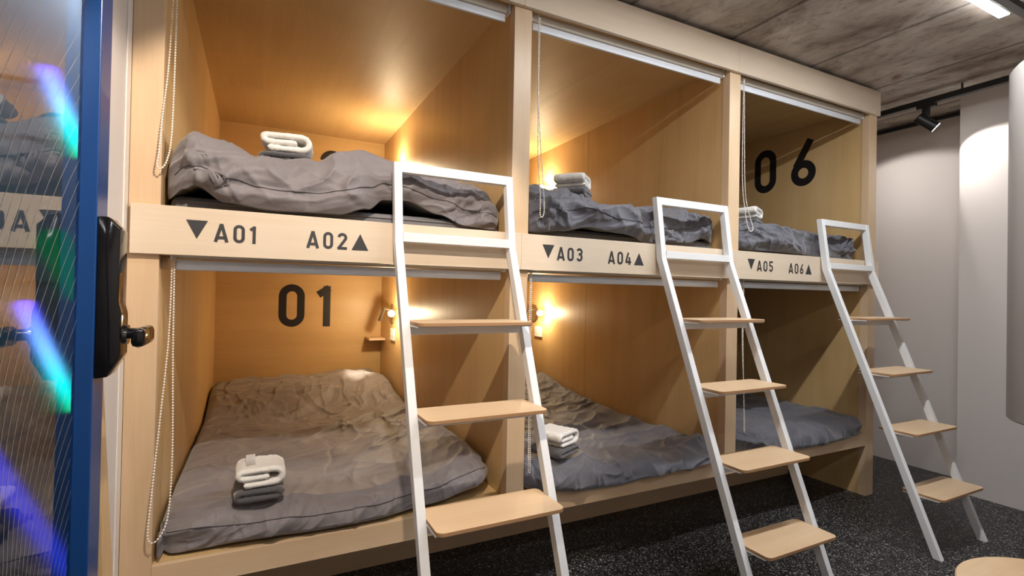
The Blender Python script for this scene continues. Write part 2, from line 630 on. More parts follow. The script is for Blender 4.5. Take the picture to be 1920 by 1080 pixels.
# leaning timber strips beside the bunk
bm = BM()
prism(bm, [Vector((WXL + 0.006, -0.40, 1.16)), Vector((WXL + 0.006, -0.36, 1.16)), Vector((WXL + 0.006, -0.055, 0.0)), Vector((WXL + 0.006, -0.17, 0.0))], (0.02, 0, 0), 0.002)
tag(obj('timber_plank', bm, pine), 'pale pine plank leaning against the wall between door and bunk', 'plank')

# ------------------------------------------------------------------ bunk structure
bunk = thing('bunk_unit', 'built-in birch plywood bunk bed unit with six open sleeping cubicles', 'bunk bed', (2.5, 1.1, 0))
PT = 0.045
B('post', L0, L1, 0, PT, 0.0, TOP - 0.02, ply_z, bunk)
B('post', A0, A1, 0, PT, BT, TOP - 0.02, ply_z, bunk)
B('post', B0_, B1, 0, PT, BT, TOP - 0.02, ply_z, bunk)
B('post', E0, E1, 0, PT, 0.0, TOP - 0.02, ply_z, bunk)
SEAM = 1.23
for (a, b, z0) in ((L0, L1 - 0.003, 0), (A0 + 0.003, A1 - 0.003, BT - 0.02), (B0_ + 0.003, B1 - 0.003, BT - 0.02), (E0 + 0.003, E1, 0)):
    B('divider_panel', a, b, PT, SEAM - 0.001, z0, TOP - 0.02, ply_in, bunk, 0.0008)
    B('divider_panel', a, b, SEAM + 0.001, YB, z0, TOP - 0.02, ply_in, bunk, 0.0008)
for (a, b) in ((L1, A0), (A1, B0_), (B1, E0)):
    B('back_panel', a - 0.01, b + 0.01, YB, YB + 0.018, 0, 1.35, ply_back, bunk, 0)
    B('back_panel', a - 0.01, b + 0.01, YB, YB + 0.018, 1.42, ZC + 0.02, ply_back, bunk, 0)
    B('ceiling_panel', a - 0.003, b + 0.003, 0.0, YB, ZC, ZC + 0.018, ply_y, bunk, 0)
    B('platform', a - 0.003, b + 0.003, 0.002, YB, 1.345, 1.415, ply_y, bunk, 0)
    B('platform', a - 0.003, b + 0.003, 0.022, YB, BT - 0.02, BT, ply_y, bunk, 0)
lx = (L0 - 0.001, 1.893, 3.128, E1 + 0.005)
for a, b in zip(lx, lx[1:]):
    B('lintel_board', a + 0.0005, b - 0.0005, -0.018, 0.0, LINT, TOP, ply_x, bunk, 0.0012)
rails = []
rx = (L0 + 0.008, 1.8955, 3.123, E1 + 0.004)
for a, b in zip(rx, rx[1:]):
    rails.append(B('label_rail', a + 0.0003, b - 0.0003, -0.018, 0.0, RB, RT, ply_x, bunk, 0.0012))
B('base_board', L1, E0, 0.0, 0.02, BBm, BT, base_ply, bunk, 0.0015)
B('plinth_board', 0.75, 4.25, 0.455, 0.475, 0.0, BT - 0.02, base_ply, bunk, 0.0015)
B('mounting_block', L1, L1 + 0.018, 0.03, 0.065, 1.258, 1.30, ply_edge, bunk)
B('mounting_block', L1, L1 + 0.018, 0.04, 0.075, 2.315, ZC, ply_edge, bunk)
B('corner_shelf', 1.735, A0, 2.14, YB, 0.822, 0.838, tread_wood, bunk, 0.001)

# ---- lettering: stroked outlines, unit = cap height 1
def arc(cx, cy, rx, ry, a0, a1, n=14):
    return [(cx + rx * math.cos(math.radians(a0 + (a1 - a0) * i / n)), cy + ry * math.sin(math.radians(a0 + (a1 - a0) * i / n))) for i in range(n + 1)]


SW_ = 0.165
def glyph(ch):
    h = SW_ / 2
    W = 0.56
    r = W / 2 - h
    if ch == '0':
        return [arc(W / 2, 1 - h - r, r, r, 180, 0) + arc(W / 2, h + r, r, r, 0, -180) + [(h, 1 - h - r)]], [], W
    if ch == '1':
        return [[(0.30 - h, 0), (0.30 - h, 1 - h * 0.3)], [(0.02, 0.76), (0.27, 0.93)]], [], 0.34
    if ch == '2':
        return [arc(W / 2, 1 - h - r, r, r, 175, -25) + [(h, h)], [(0, h), (W, h)]], [], W
    if ch == '3':
        r1 = 0.235 - h * 0.3
        return [arc(W / 2 - 0.01, 1 - h - 0.19, r, 0.19, 160, -90, 16), arc(W / 2 - 0.01, h + 0.235, r, 0.235, 90, -160, 16), [(0.2, 0.545), (0.3, 0.545)]], [], W
    if ch == '4':
        return [[(0.40, 0), (0.40, 0.62)], [(0.30, 0.98), (0.06, 0.25)], [(0.0, 0.23), (0.58, 0.23)]], [], 0.58
    if ch == '5':
        return [[(W - 0.03, 1 - h), (h + 0.02, 1 - h), (h, 0.52)] , arc(W / 2 - 0.01, h + 0.245, r, 0.245, 125, -160, 18)], [], W
    if ch == '6':
        return [arc(W / 2, h + r, r, r, 0, 360, 24), [(0.44, 0.985), (0.115, 0.43)]], [], W
    if ch == 'A':
        return [[(0.06, 0), (0.33, 0.99)], [(0.60, 0), (0.33, 0.99)], [(0.14, 0.24), (0.52, 0.24)]], [], 0.66
    if ch == 'v':
        return [], [[(0.0, 0.92), (0.78, 0.92), (0.39, 0.14)]], 0.78
    if ch == '^':
        return [], [[(0.0, 0.06), (0.78, 0.06), (0.39, 0.84)]], 0.78
    return [], [], 0.4


def stroke_quads(path, w):
    """returns left/right point lists"""
    P = [Vector((x, y)) for x, y in path]
    closed = (P[0] - P[-1]).length < 1e-6
    if closed:
        P = P[:-1]
    n = len(P)
    Lp, Rp = [], []
    for i in range(n):
        if closed:
            a, b = P[i - 1], P[(i + 1) % n]
            d1, d2 = (P[i] - a).normalized(), (b - P[i]).normalized()
        else:
            d1 = (P[i] - P[i - 1]).normalized() if i else (P[1] - P[0]).normalized()
            d2 = (P[i + 1] - P[i]).normalized() if i < n - 1 else d1
        t = (d1 + d2).normalized()
        nrm = Vector((-t.y, t.x))
        k = 1 / max(0.5, t.dot(d1))
        Lp.append(P[i] + nrm * (w / 2 * k))
        Rp.append(P[i] - nrm * (w / 2 * k))
    if closed:
        Lp.append(Lp[0])
        Rp.append(Rp[0])
    return Lp, Rp


def write(bm, text, origin, ux, uy, height, gap=0.2, out=None, widths=None):
    """lay text out from origin (lower left) along ux, upright uy, as thin raised vinyl"""
    ux, uy = Vector(ux), Vector(uy)
    nrm = ux.cross(uy).normalized() * 0.0006
    pen = 0.0
    for ci, ch in enumerate(text):
        strokes, polys, wd = glyph(ch)
        def M(q, k=0.0):
            return Vector(origin) + ux * ((q[0] + pen) * height) + uy * (q[1] * height) + nrm * (1 + k)
        for si, s in enumerate(strokes):
            Lp, Rp = stroke_quads(s, SW_)
            va = [bm.verts.new(M(q, 0.12 * si)) for q in Lp]
            vb = [bm.verts.new(M(q, 0.12 * si)) for q in Rp]
            for i in range(len(va) - 1):
                bm.faces.new([vb[i], vb[i + 1], va[i + 1], va[i]])
        for pl in polys:
            bm.faces.new([bm.verts.new(M(q)) for q in pl])
        pen += wd + gap
    return pen * height


def lettering(rail, tri, txt, x0, z0, h, gaps, mat):
    bm = BM()
    write(bm, tri, (x0[0] - 0.002, -0.0181, z0 - 0.007), (1, 0, 0), (0, 0, 1), h * 1.28)
    o = obj('arrow_marking', bm, mat, rail)
    bm = BM()
    write(bm, txt, (x0[1], -0.0181, z0 - 0.003), (1, 0, 0), (0, 0, 1), h, gaps)
    obj('lettering', bm, mat, rail)


HH = 0.056
for rl, base, t1, t2, dx in ((rails[0], 0.0, 'A01', 'A02', (0.774, 0.845, 1.105, 1.248)),
                             (rails[1], 0.0, 'A03', 'A04', (1.994, 2.062, 2.322, 2.468)),
                             (rails[2], 0.0, 'A05', 'A06', (3.212, 3.282, 3.538, 3.684))):
    mk = grey_ink
    lettering(rl, 'v', t1, (dx[0], dx[1]), 1.347, HH, 0.24, mk)
    lettering(rl, '^', t2, (dx[3], dx[2]), 1.344, HH, 0.24, mk)

for txt, org, ux in (('01', (1.108, YB - 0.001, 0.922), (1, 0, 0)),
                     ('02', (1.105, YB - 0.001, 1.962), (1, 0, 0)),
                     ('06', (E0 + 0.0025, 0.805, 1.985), (0, -1, 0))):
    bm = BM()
    write(bm, txt, org, ux, (0, 0, 1), 0.318, 0.28 if txt != '06' else 0.36)
    obj('number_marking', bm, black_ink, bunk)


# ------------------------------------------------------------------ soft bedding
def nz(x, y, z):
    return noise.noise(Vector((x, y, z)))


def ridge(x, y, z, pw):
    return (1 - abs(nz(x, y, z))) ** pw


FLATS = [(1.05, 0.225, 0.13), (2.315, 0.26, 0.13), (3.49, 0.22, 0.13), (0.985, 0.115, 0.12), (2.155, 0.12, 0.13)]


def wrinkle(x, y, s, amp=1.0, ang=0.5, an=2.6, fl=False, la=1.0, lb=1.0):
    """sharp-crested creases and soft puffs, in metres"""
    wx = x + 0.10 * nz(x * 3.1, y * 3.1, s) + 0.03 * nz(x * 9, y * 9, s + 5)
    wy = y + 0.10 * nz(x * 3.1, y * 3.1, s + 9) + 0.03 * nz(x * 9, y * 9, s + 15)
    c, sn = math.cos(ang), math.sin(ang)
    u, v = wx * c + wy * sn, (-wx * sn + wy * c) * an
    m = 0.5 + 0.5 * nz(x * 1.9, y * 1.9, s + 31)
    a = la * 0.036 * (ridge(u * 1.7, v * 1.9, s + 2, 3.2) - 0.4)
    b = lb * 0.020 * (ridge(u * 4.2, v * 3.6, s + 7, 4.5) - 0.3) * (0.35 + m)
    d = lb * 0.0065 * (ridge(u * 10, v * 8, s + 12, 4) - 0.3) * (0.2 + 1.2 * m)
    e = 0.015 * nz(x * 2.5, y * 2.5, s + 21)
    k = amp
    for (fx, fy_, fr_) in FLATS:
        dd = math.hypot(x - fx, y - fy_) / fr_
        if dd < 1.4 and fl:
            k *= max(0.08, min(1, (dd - 0.7) / 0.7))
    return k * (a + b + d + e)


def lerp_list(xs, x):
    if x <= xs[0][0]:
        return xs[0][1]
    for (a, va), (b, vb) in zip(xs, xs[1:]):
        if x <= b:
            t = (x - a) / (b - a)
            t = t * t * (3 - 2 * t)
            return va + (vb - va) * t
    return xs[-1][1]


bvh = {}


def finish_soft(key, bm, name, label, cat, group, mat):
    o = obj(name, bm, mat, None, smooth=True)
    tag(o, label, cat, group)
    b2 = BM()
    b2.from_mesh(o.data)
    bvh[key] = BVHTree.FromBMesh(b2)
    b2.free()
    return o


def top_at(key, x, y, r=0.03):
    zs = []
    for dx in (-r, 0, r):
        for dy in (-r, 0, r):
            h = bvh[key].ray_cast(Vector((x + dx, y + dy, 3.0 if key[0] == 'U' else 1.25)), Vector((0, 0, -1)))
            if h[0]:
                zs.append(h[0].z)
    return max(zs)


def crease(rows, key, seed, NF):
    """press sharp creases into the swept quilt surface"""
    rg = np.random.RandomState(int(seed))
    A = np.array([[tuple(q) for q in row] for row in rows])
    du = np.gradient(A, axis=0)
    dv = np.gradient(A, axis=1)
    nr = np.cross(du, dv)
    nr /= np.linalg.norm(nr, axis=2, keepdims=True) + 1e-12
    mid = A[A.shape[0] // 2]
    sl = np.concatenate([[0], np.cumsum(np.linalg.norm(np.diff(mid, axis=0), axis=1))])
    U = A[:, :, 0]
    S = np.broadcast_to(sl[None, :], U.shape)
    F = np.zeros_like(U)
    x0, x1 = U.min(), U.max()
    up = key[0] == 'U'
    smax = 0.42 if up else sl[-1]
    items = []
    if up:
        for k in range(46):
            items.append((rg.uniform(x0, x1), rg.uniform(0.02, smax), rg.normal(2.2 if rg.rand() < 0.7 else 0.9, 0.35), rg.uniform(0.07, 0.24), rg.uniform(0.005, 0.011), rg.uniform(0.004, 0.010)))
        for cx in (x0 + 0.10, x1 - 0.12):
            for k in range(11):
                items.append((cx + rg.normal(0, 0.03), rg.uniform(0.03, 0.16), rg.uniform(0.3, 2.8), rg.uniform(0.06, 0.16), rg.uniform(0.005, 0.009), rg.uniform(0.006, 0.012)))
    else:
        for k in range(80):
            sv = rg.uniform(0.0, 1.0) ** 0.75 * smax
            if 0.1 < sv < 0.45 and rg.rand() < 0.6:
                continue
            items.append((rg.uniform(x0, x1), sv, rg.normal(0.9, 0.55) if rg.rand() < 0.6 else rg.uniform(0, 3.14), rg.uniform(0.12, 0.42), rg.uniform(0.006, 0.012), rg.uniform(0.003, 0.0085)))
        for k in range(26):      # drawn folds running down from the pillow
            items.append((rg.uniform(x0, x1), rg.uniform(0.66, 0.98) * smax, rg.normal(1.57, 0.25), rg.uniform(0.15, 0.45), rg.uniform(0.007, 0.014), rg.uniform(0.004, 0.010)))
        for k in range(30):      # short puckers along the front hem
            items.append((rg.uniform(x0, x1), rg.uniform(0.02, 0.13), rg.normal(1.57, 0.4), rg.uniform(0.04, 0.11), rg.uniform(0.004, 0.008), rg.uniform(0.003, 0.007)))
    for cx, cs, ang, ln, w_, h in items:
        ca, sa = math.cos(ang), math.sin(ang)
        bend = rg.uniform(-1.2, 1.2)
        sg = 1 if rg.rand() < 0.72 else -0.8
        a = (U - cx) * ca + (S - cs) * sa
        b = -(U - cx) * sa + (S - cs) * ca
        b = b - bend * a * a - 0.006 * np.sin(a * 38 + cx * 50)
        ta = np.clip(1 - (a / ln) ** 2, 0, 1)
        ww = np.where(b > 0, w_, w_ * 2.6)
        F += sg * h * ta * (np.exp(-np.abs(b) / ww) - 0.18 * np.exp(-(b / (w_ * 5)) ** 2))
    mask = np.ones_like(F)
    mask *= np.clip(np.minimum(U - x0, x1 - U) / 0.05, 0.15, 1)
    for fx, fy_, fr_ in FLATS:
        d = np.hypot(A[:, :, 0] - fx, A[:, :, 1] - fy_) / fr_
        on = (np.arange(A.shape[1]) > NF - 12)[None, :]
        mask *= np.where(on, np.clip((d - 0.65) / 0.5, 0.05, 1), 1)
    mask *= np.clip(np.arange(A.shape[1]) / 5.0, 0, 1)[None, :]
    mask *= np.clip((A.shape[1] - 1 - np.arange(A.shape[1])) / 6.0, 0, 1)[None, :]
    F = np.clip(F * (1.0 if key[1] == '1' else 1.4), -0.022, 0.03) * mask
    sgn = np.sign(nr[A.shape[0] // 2, A.shape[1] // 2, 2])
    A2 = A + nr * sgn * F[:, :, None]
    A2[:, :, 0] = np.clip(A2[:, :, 0], x0, x1)
    if up:
        lad = {'U1': 1.34, 'U2': 2.56, 'U3': 3.79}[key]
        A2[:, :, 1] = np.where(A2[:, :, 0] > lad, np.maximum(A2[:, :, 1], 0.022), A2[:, :, 1])
        A2[:, :, 2] = np.where(A2[:, :, 1] < 0.01, np.maximum(A2[:, :, 2], 1.4465), A2[:, :, 2])
        A2[:, :, 2] = np.where(A2[:, :, 1] >= 0.08, np.maximum(A2[:, :, 2], 1.497), A2[:, :, 2])
    else:
        A2[:, :, 2] = np.where(A2[:, :, 1] > -0.006, np.maximum(A2[:, :, 2], BT + 0.005), A2[:, :, 2])
    return [[Vector(q) for q in row] for row in A2]


def duvet_profile(key, x0, x1, yf, zhem, ztop, ytop, crest, seed, label, amp, zb, yback=2.18, ang=0.5, seam=None):
    """One quilt: cross-section swept along X. yf, zhem, ztop = lists over x for the front fold's
    lowest edge and the top; crest = f(x, y) extra height further back."""
    NX, NF, NT = 300, 54, (80 if key[0] == 'U' else 280)
    bm = BM()
    rows = []
    for i in range(NX + 1):
        s = i / NX
        x = x0 + (x1 - x0) * s
        # round the two ends against the panels
        e = min(s, 1 - s) * (x1 - x0)
        er = min(1.0, e / 0.07)
        drop = 1 - math.sqrt(max(0, 1 - (1 - er) ** 2))
        yfx, zh, zt = lerp_list(yf, x), lerp_list(zhem, x), lerp_list(ztop, x)
        if key[0] == 'L' and zh < zb + 0.006:
            yfx = min(yfx, -0.02)
        yfx += drop * 0.05
        zt = zt - drop * min(0.05, (zt - zh) * 0.45)
        zh = zh + drop * min(0.03, (zt - zh) * 0.25)
        H = zt - zh
        row = []
        # front fold: from under-turned hem up and over to the top
        ry = ytop
        for j in range(NF):
            t = j / NF
            a = -0.55 + t * (math.pi / 2 + 0.55)
            # superellipse-like bulge
            cy = math.copysign(abs(math.cos(a)) ** 0.75, math.cos(a))
            sz = math.copysign(abs(math.sin(a)) ** 0.85, math.sin(a))
            lowest = math.copysign(abs(math.sin(-0.55)) ** 0.85, -1)
            zz = zh + H * (sz - lowest) / (1 - lowest)
            yy = yfx + ry * (1 - cy) if a > 0 else yfx + 0.05 * (1 - cy)
            W = wrinkle(x * 1.0, zz * 1.5 + yy * 0.6, seed, amp, ang)
            fade = min(1, t * 5)
            nrm = Vector((0, -cy, max(0, sz))).normalized() if True else None
            q = Vector((x, yy, zz)) + nrm * (W * fade * (0.4 + 0.6 * er))
            if key[0] == 'L' and q.y > -0.006:
                q.z = max(q.z, zb + 0.005)
            row.append(q)
        for j in range(NT + 1):
            t = j / NT
            y = yfx + ry + (yback - yfx - ry) * t
            eb = min(1.0, (1 - t) * (yback - yfx) / 0.06)
            z = zt + crest(x, y)
            W = wrinkle(x * 1.0, y * 0.6 + zt * 1.5, seed, amp, ang) * (1 - min(1, t * 6)) + wrinkle(x, y, seed + 40, amp, ang, fl=True, la=1.0 if key[0] == 'U' else 0.75, lb=1.0 if key[0] == 'U' else 0.3 + 0.45 * min(1, max(0, (y - 0.5) / 0.9))) * min(1, t * 6)
            z += W * (0.4 + 0.6 * er)
            z = zb + 0.01 + (z - zb - 0.01) * math.sqrt(max(0, 1 - (1 - eb) ** 2)) if eb < 1 else z
            row.append(Vector((x, y, max(z, zb + 0.008))))
        rows.append(row)
    rows = crease(rows, key, seed, NF)
    V = [[bm.verts.new(q) for q in row] for row in rows]
    n = len(V[0])
    for i in range(NX):
        for j in range(n - 1):
            bm.faces.new([V[i][j], V[i + 1][j], V[i + 1][j + 1], V[i][j + 1]])
    # under side, closing the quilt
    und = []
    for i in range(NX + 1):
        q0, q1 = V[i][0].co, V[i][-1].co
        und.append([bm.verts.new((q0.x, q0.y + 0.004, max(q0.z + 0.010, zb + 0.003))), bm.verts.new((q1.x, q1.y, zb + 0.004))])
    for i in range(NX):
        bm.faces.new([V[i][0], und[i][0], und[i + 1][0], V[i + 1][0]])
        bm.faces.new([und[i][0], und[i][1], und[i + 1][1], und[i + 1][0]])
        bm.faces.new([und[i][1], V[i][-1], V[i + 1][-1], und[i + 1][1]])
    bm.faces.new([und[0][0]] + [v for v in V[0]] + [und[0][1]])
    bm.faces.new(([und[NX][0]] + [v for v in V[NX]] + [und[NX][1]])[::-1])
    seam_pts = []
    if seam is not None:
        for i in range(6, NX - 5, 2):
            q = rows[i][int(seam * NF)]
            seam_pts.append(q + Vector((0, -0.0012, 0)))
    o = finish_soft(key, bm, 'duvet', label, 'duvet', 'grey duvets on the bunk beds', duvet_mat if key[1] == '1' else duvet_shaded)
    if seam_pts:
        sb = BM()
        tube(sb, seam_pts, 0.0016, 6)
        obj('seam', sb, seam_mat, o, smooth=True)
    return o


def mattress(x0, x1, y0, y1, z0, z1, label):
    bm = BM()
    box(bm, x0, x1, y0, y1, z0, z1)
    bmesh.ops.bevel(bm, geom=bm.edges[:], offset=0.025, segments=4, profile=0.5, affect='EDGES')
    o = obj('mattress', bm, mattress_mat, None, smooth=True)
    tag(o, label, 'mattress', 'mattresses under the duvets')
    bm = BM()
    zm = (z0 + z1) / 2
    tube(bm, [(x0 + 0.03, y0 - 0.001, z1 - 0.018), (x1 - 0.03, y0 - 0.001, z1 - 0.018)], 0.003, 8)
    obj('piping', bm, mattress_mat, o, smooth=True)
    return o


UP_Z = 1.415
mattress(L1 + 0.012, A0 - 0.012, 0.085, 2.25, UP_Z + 0.002, 1.492, 'grey mattress under the folded duvet above the A01 and A02 rail')
mattress(A1 + 0.012, B0_ - 0.012, 0.085, 2.25, UP_Z + 0.002, 1.492, 'grey mattress under the folded duvet above the A03 and A04 rail')
mattress(B1 + 0.012, E0 - 0.012, 0.085, 2.25, UP_Z + 0.002, 1.492, 'grey mattress under the folded duvet above the A05 and A06 rail')

# upper quilts
duvet_profile('U1', L1 + 0.006, A0 - 0.008,
              [(0.71, 0.03), (0.79, 0.012), (1.1, 0.0), (1.25, 0.01), (1.35, 0.058), (1.85, 0.062)],
              [(0.71, 1.452), (0.76, 1.50), (0.79, 1.515), (0.87, 1.47), (1.0, 1.455), (1.2, 1.46), (1.31, 1.493), (1.37, 1.535), (1.45, 1.54), (1.58, 1.50), (1.69, 1.465), (1.85, 1.455)],
              [(0.71, 1.655), (0.78, 1.683), (0.88, 1.676), (0.97, 1.640), (1.05, 1.632), (1.13, 1.636), (1.22, 1.678), (1.33, 1.70), (1.40, 1.682), (1.47, 1.652), (1.62, 1.66), (1.78, 1.64), (1.85, 1.60)],
              0.15, lambda x, y: -0.016 * math.exp(-((x - 1.05) ** 2 + (y - 0.225) ** 2) / 0.02), 3.0, 'rumpled grey duvet in the cubicle above the A01 and A02 rail', 1.15, 1.492, 2.1, 0.45, seam=0.27)
duvet_profile('U2', A1 + 0.006, B0_ - 0.008,
              [(1.94, 0.03), (2.05, 0.012), (2.4, 0.004), (2.5, 0.015), (2.58, 0.055), (3.08, 0.06)],
              [(1.94, 1.452), (2.1, 1.47), (2.24, 1.495), (2.42, 1.48), (2.6, 1.457), (2.88, 1.472), (2.98, 1.50), (3.08, 1.47)],
              [(1.94, 1.645), (2.04, 1.668), (2.17, 1.68), (2.29, 1.645), (2.38, 1.616), (2.64, 1.614), (2.78, 1.62), (2.95, 1.645), (3.08, 1.61)],
              0.15, lambda x, y: 0.0, 13.0, 'rumpled grey duvet, tinted darker for shade, in the cubicle above the A03 and A04 rail', 1.4, 1.492, 2.1, 0.6, seam=0.30)
duvet_profile('U3', B1 + 0.006, E0 - 0.008,
              [(3.16, 0.03), (3.3, 0.01), (3.6, 0.004), (3.7, 0.012), (3.8, 0.055), (4.32, 0.06)],
              [(3.16, 1.455), (3.5, 1.455), (4.0, 1.45), (4.32, 1.45)],
              [(3.16, 1.622), (3.37, 1.622), (3.5, 1.612), (3.69, 1.602), (3.99, 1.615), (4.2, 1.62), (4.32, 1.58)],
              0.16, lambda x, y: 0.0, 23.0, 'rumpled grey duvet, tinted darker for shade, in the cubicle above the A05 and A06 rail', 1.3, 1.492, 2.1, -0.4)

# lower quilts
def crestL1(x, y):
    c = 0.0
    t = max(0.0, min(1.0, (y - 1.45) / 0.5))
    t = t * t * (3 - 2 * t)
    c += 0.14 * t * (1 - 0.35 * max(0, min(1, (y - 2.05) / 0.25))) * (1 - 0.55 * max(0, min(1, (x - 1.55) / 0.3))) * (1 - 0.3 * max(0, min(1, (0.95 - x) / 0.25)))
    c += 0.02 * math.sin(y * 2.2 + 0.7)
    return c


duvet_profile('L1', L1 + 0.006, A0 - 0.02,
              [(0.71, 0.05), (0.75, 0.03), (0.86, 0.025), (1.01, 0.015), (1.17, 0.0), (1.34, 0.003), (1.55, 0.03), (1.70, 0.055), (1.84, 0.09)],
              [(0.71, 0.394), (0.8, 0.40), (0.95, 0.404), (1.3, 0.402), (1.6, 0.412), (1.75, 0.43), (1.84, 0.445)],
              [(0.71, 0.485), (0.80, 0.480), (1.0, 0.468), (1.34, 0.465), (1.55, 0.485), (1.75, 0.515), (1.84, 0.512)],
              0.07, crestL1, 41.0, 'grey duvet in the cubicle numbered 01 under the A01 rail', 0.85, BT, 2.3, 0.9, seam=0.55)


def crestL2(x, y):
    t = max(0.0, min(1.0, (y - 0.9) / 0.9))
    t = t * t * (3 - 2 * t)
    return 0.09 * t + 0.015 * max(0, min(1, (2.45 - x) / 0.35)) * max(0, 1 - t)


duvet_profile('L2', A1 + 0.006, B0_ - 0.01,
              [(1.94, 0.04), (2.05, 0.0), (2.2, -0.022), (2.4, -0.028), (2.6, -0.02), (2.8, -0.008), (2.95, 0.0), (3.08, 0.03)],
              [(1.94, 0.40), (2.05, 0.392), (2.2, 0.376), (2.4, 0.372), (2.6, 0.378), (2.8, 0.385), (2.95, 0.394), (3.08, 0.398)],
              [(1.94, 0.50), (2.1, 0.485), (2.3, 0.465), (2.5, 0.445), (2.73, 0.43), (2.9, 0.445), (3.03, 0.462), (3.08, 0.455)],
              0.08, crestL2, 57.0, 'grey duvet, tinted darker for shade, in the lower cubicle under the A03 rail', 1.25, BT, 2.3, 0.4)
duvet_profile('L3', B1 + 0.006, E0 - 0.01,
              [(3.16, 0.04), (3.4, 0.01), (3.6, -0.022), (3.76, -0.03), (4.05, -0.022), (4.2, 0.0), (4.32, 0.04)],
              [(3.16, 0.40), (3.4, 0.392), (3.6, 0.378), (3.8, 0.375), (4.05, 0.38), (4.2, 0.392), (4.32, 0.41)],
              [(3.16, 0.50), (3.5, 0.49), (3.73, 0.465), (4.0, 0.455), (4.2, 0.48), (4.32, 0.49)],
              0.09, lambda x, y: 0.03 * max(0, min(1, (y - 1.2) / 0.8)), 71.0, 'grey duvet, tinted darker for shade, in the lower cubicle under the A05 rail', 0.9, BT, 2.3, -0.5)


# ------------------------------------------------------------------ folded towels
def towel_mesh(path, th, depth, seed, rough=0.0022):
    """thick folded strip: centre line path (x,z), extruded along y"""
    P = [Vector(q) for q in path]
    # resample densely
    Q = [P[0]]
    for a, b in zip(P, P[1:]):
        k = max(1, int((b - a).length / 0.004))
        for i in range(1, k + 1):
            Q.append(a.lerp(b, i / k))
    for _ in range(12):
        Q = [Q[0]] + [(Q[i - 1] + Q[i] * 2 + Q[i + 1]) / 4 for i in range(1, len(Q) - 1)] + [Q[-1]]
    n = len(Q)
    outl = []
    Lp, Rp = [], []
    for i in range(n):
        d = (Q[min(n - 1, i + 1)] - Q[max(0, i - 1)]).normalized()
        nr = Vector((-d.y, d.x))
        e = min(i, n - 1 - i) * 0.004
        h = th / 2 * math.sqrt(max(0.05, 1 - (1 - min(1, e / (th / 2))) ** 2))
        Lp.append(Q[i] + nr * h)
        Rp.append(Q[i] - nr * h)
    ring = Lp + Rp[::-1]
    bm = BM()
    NY = 22
    rows = []
    C = sum((q for q in ring), Vector((0, 0))) / len(ring)
    for j in range(NY + 1):
        t = j / NY
        y = -depth / 2 + depth * t
        row = []
        for k, q in enumerate(ring):
            idx = k if k < n else 2 * n - 1 - k
            e = min(t, 1 - t) * depth
            pin = 1 - min(1, e / (th * 0.45))
            sh = 1 - math.sqrt(max(0, 1 - pin * pin))
            q2 = q.lerp(Q[idx], sh * 0.75)
            a = rough * nz(q2.x * 90, y * 90, q2.y * 90 + seed)
            a += 0.003 * nz(q2.x * 14, y * 14, q2.y * 14 + seed)
            dv = (q - Q[idx])
            dv = dv.normalized() if dv.length > 1e-6 else Vector((0, 0))
            q2 = q2 + dv * a
            row.append(bm.verts.new((q2.x, y + 0.004 * nz(q2.x * 10, q2.y * 30, seed + 3), q2.y)))
        rows.append(row)
    R = len(ring)
    for a, b in zip(rows, rows[1:]):
        for k in range(R):
            bm.faces.new([a[k], a[(k + 1) % R], b[(k + 1) % R], b[k]])
    for row in (rows[0], rows[-1]):
        for k in range(n - 1):
            f = [row[k], row[k + 1], row[R - 2 - k], row[R - 1 - k]]
            bm.faces.new(f)
    return bm


def arcp(cx, cz, r, a0, a1, k=8):
    return [(cx + r * math.cos(math.radians(a0 + (a1 - a0) * i / k)), cz + r * math.sin(math.radians(a0 + (a1 - a0) * i / k))) for i in range(k + 1)]


def white_path(w):
    h = w / 2
    p = [(-h + 0.03, 0.0085)]
    p += [(h - 0.030, 0.0085)] + arcp(h - 0.030, 0.0305, 0.022, -90, 90) + [(-h + 0.026, 0.0525)]
    p += arcp(-h + 0.024, 0.0405, 0.012, 90, 270) + [(h - 0.050, 0.0295)]
    return p


def grey_path(w):
    h = w / 2
    p = [(h - 0.02, 0.0095), (-h + 0.02, 0.0095)] + arcp(-h + 0.021, 0.0200, 0.0105, 270, 90) + [(h - 0.03, 0.0305)]
    p += arcp(h - 0.026, 0.0215, 0.009, 90, -40)
    return p


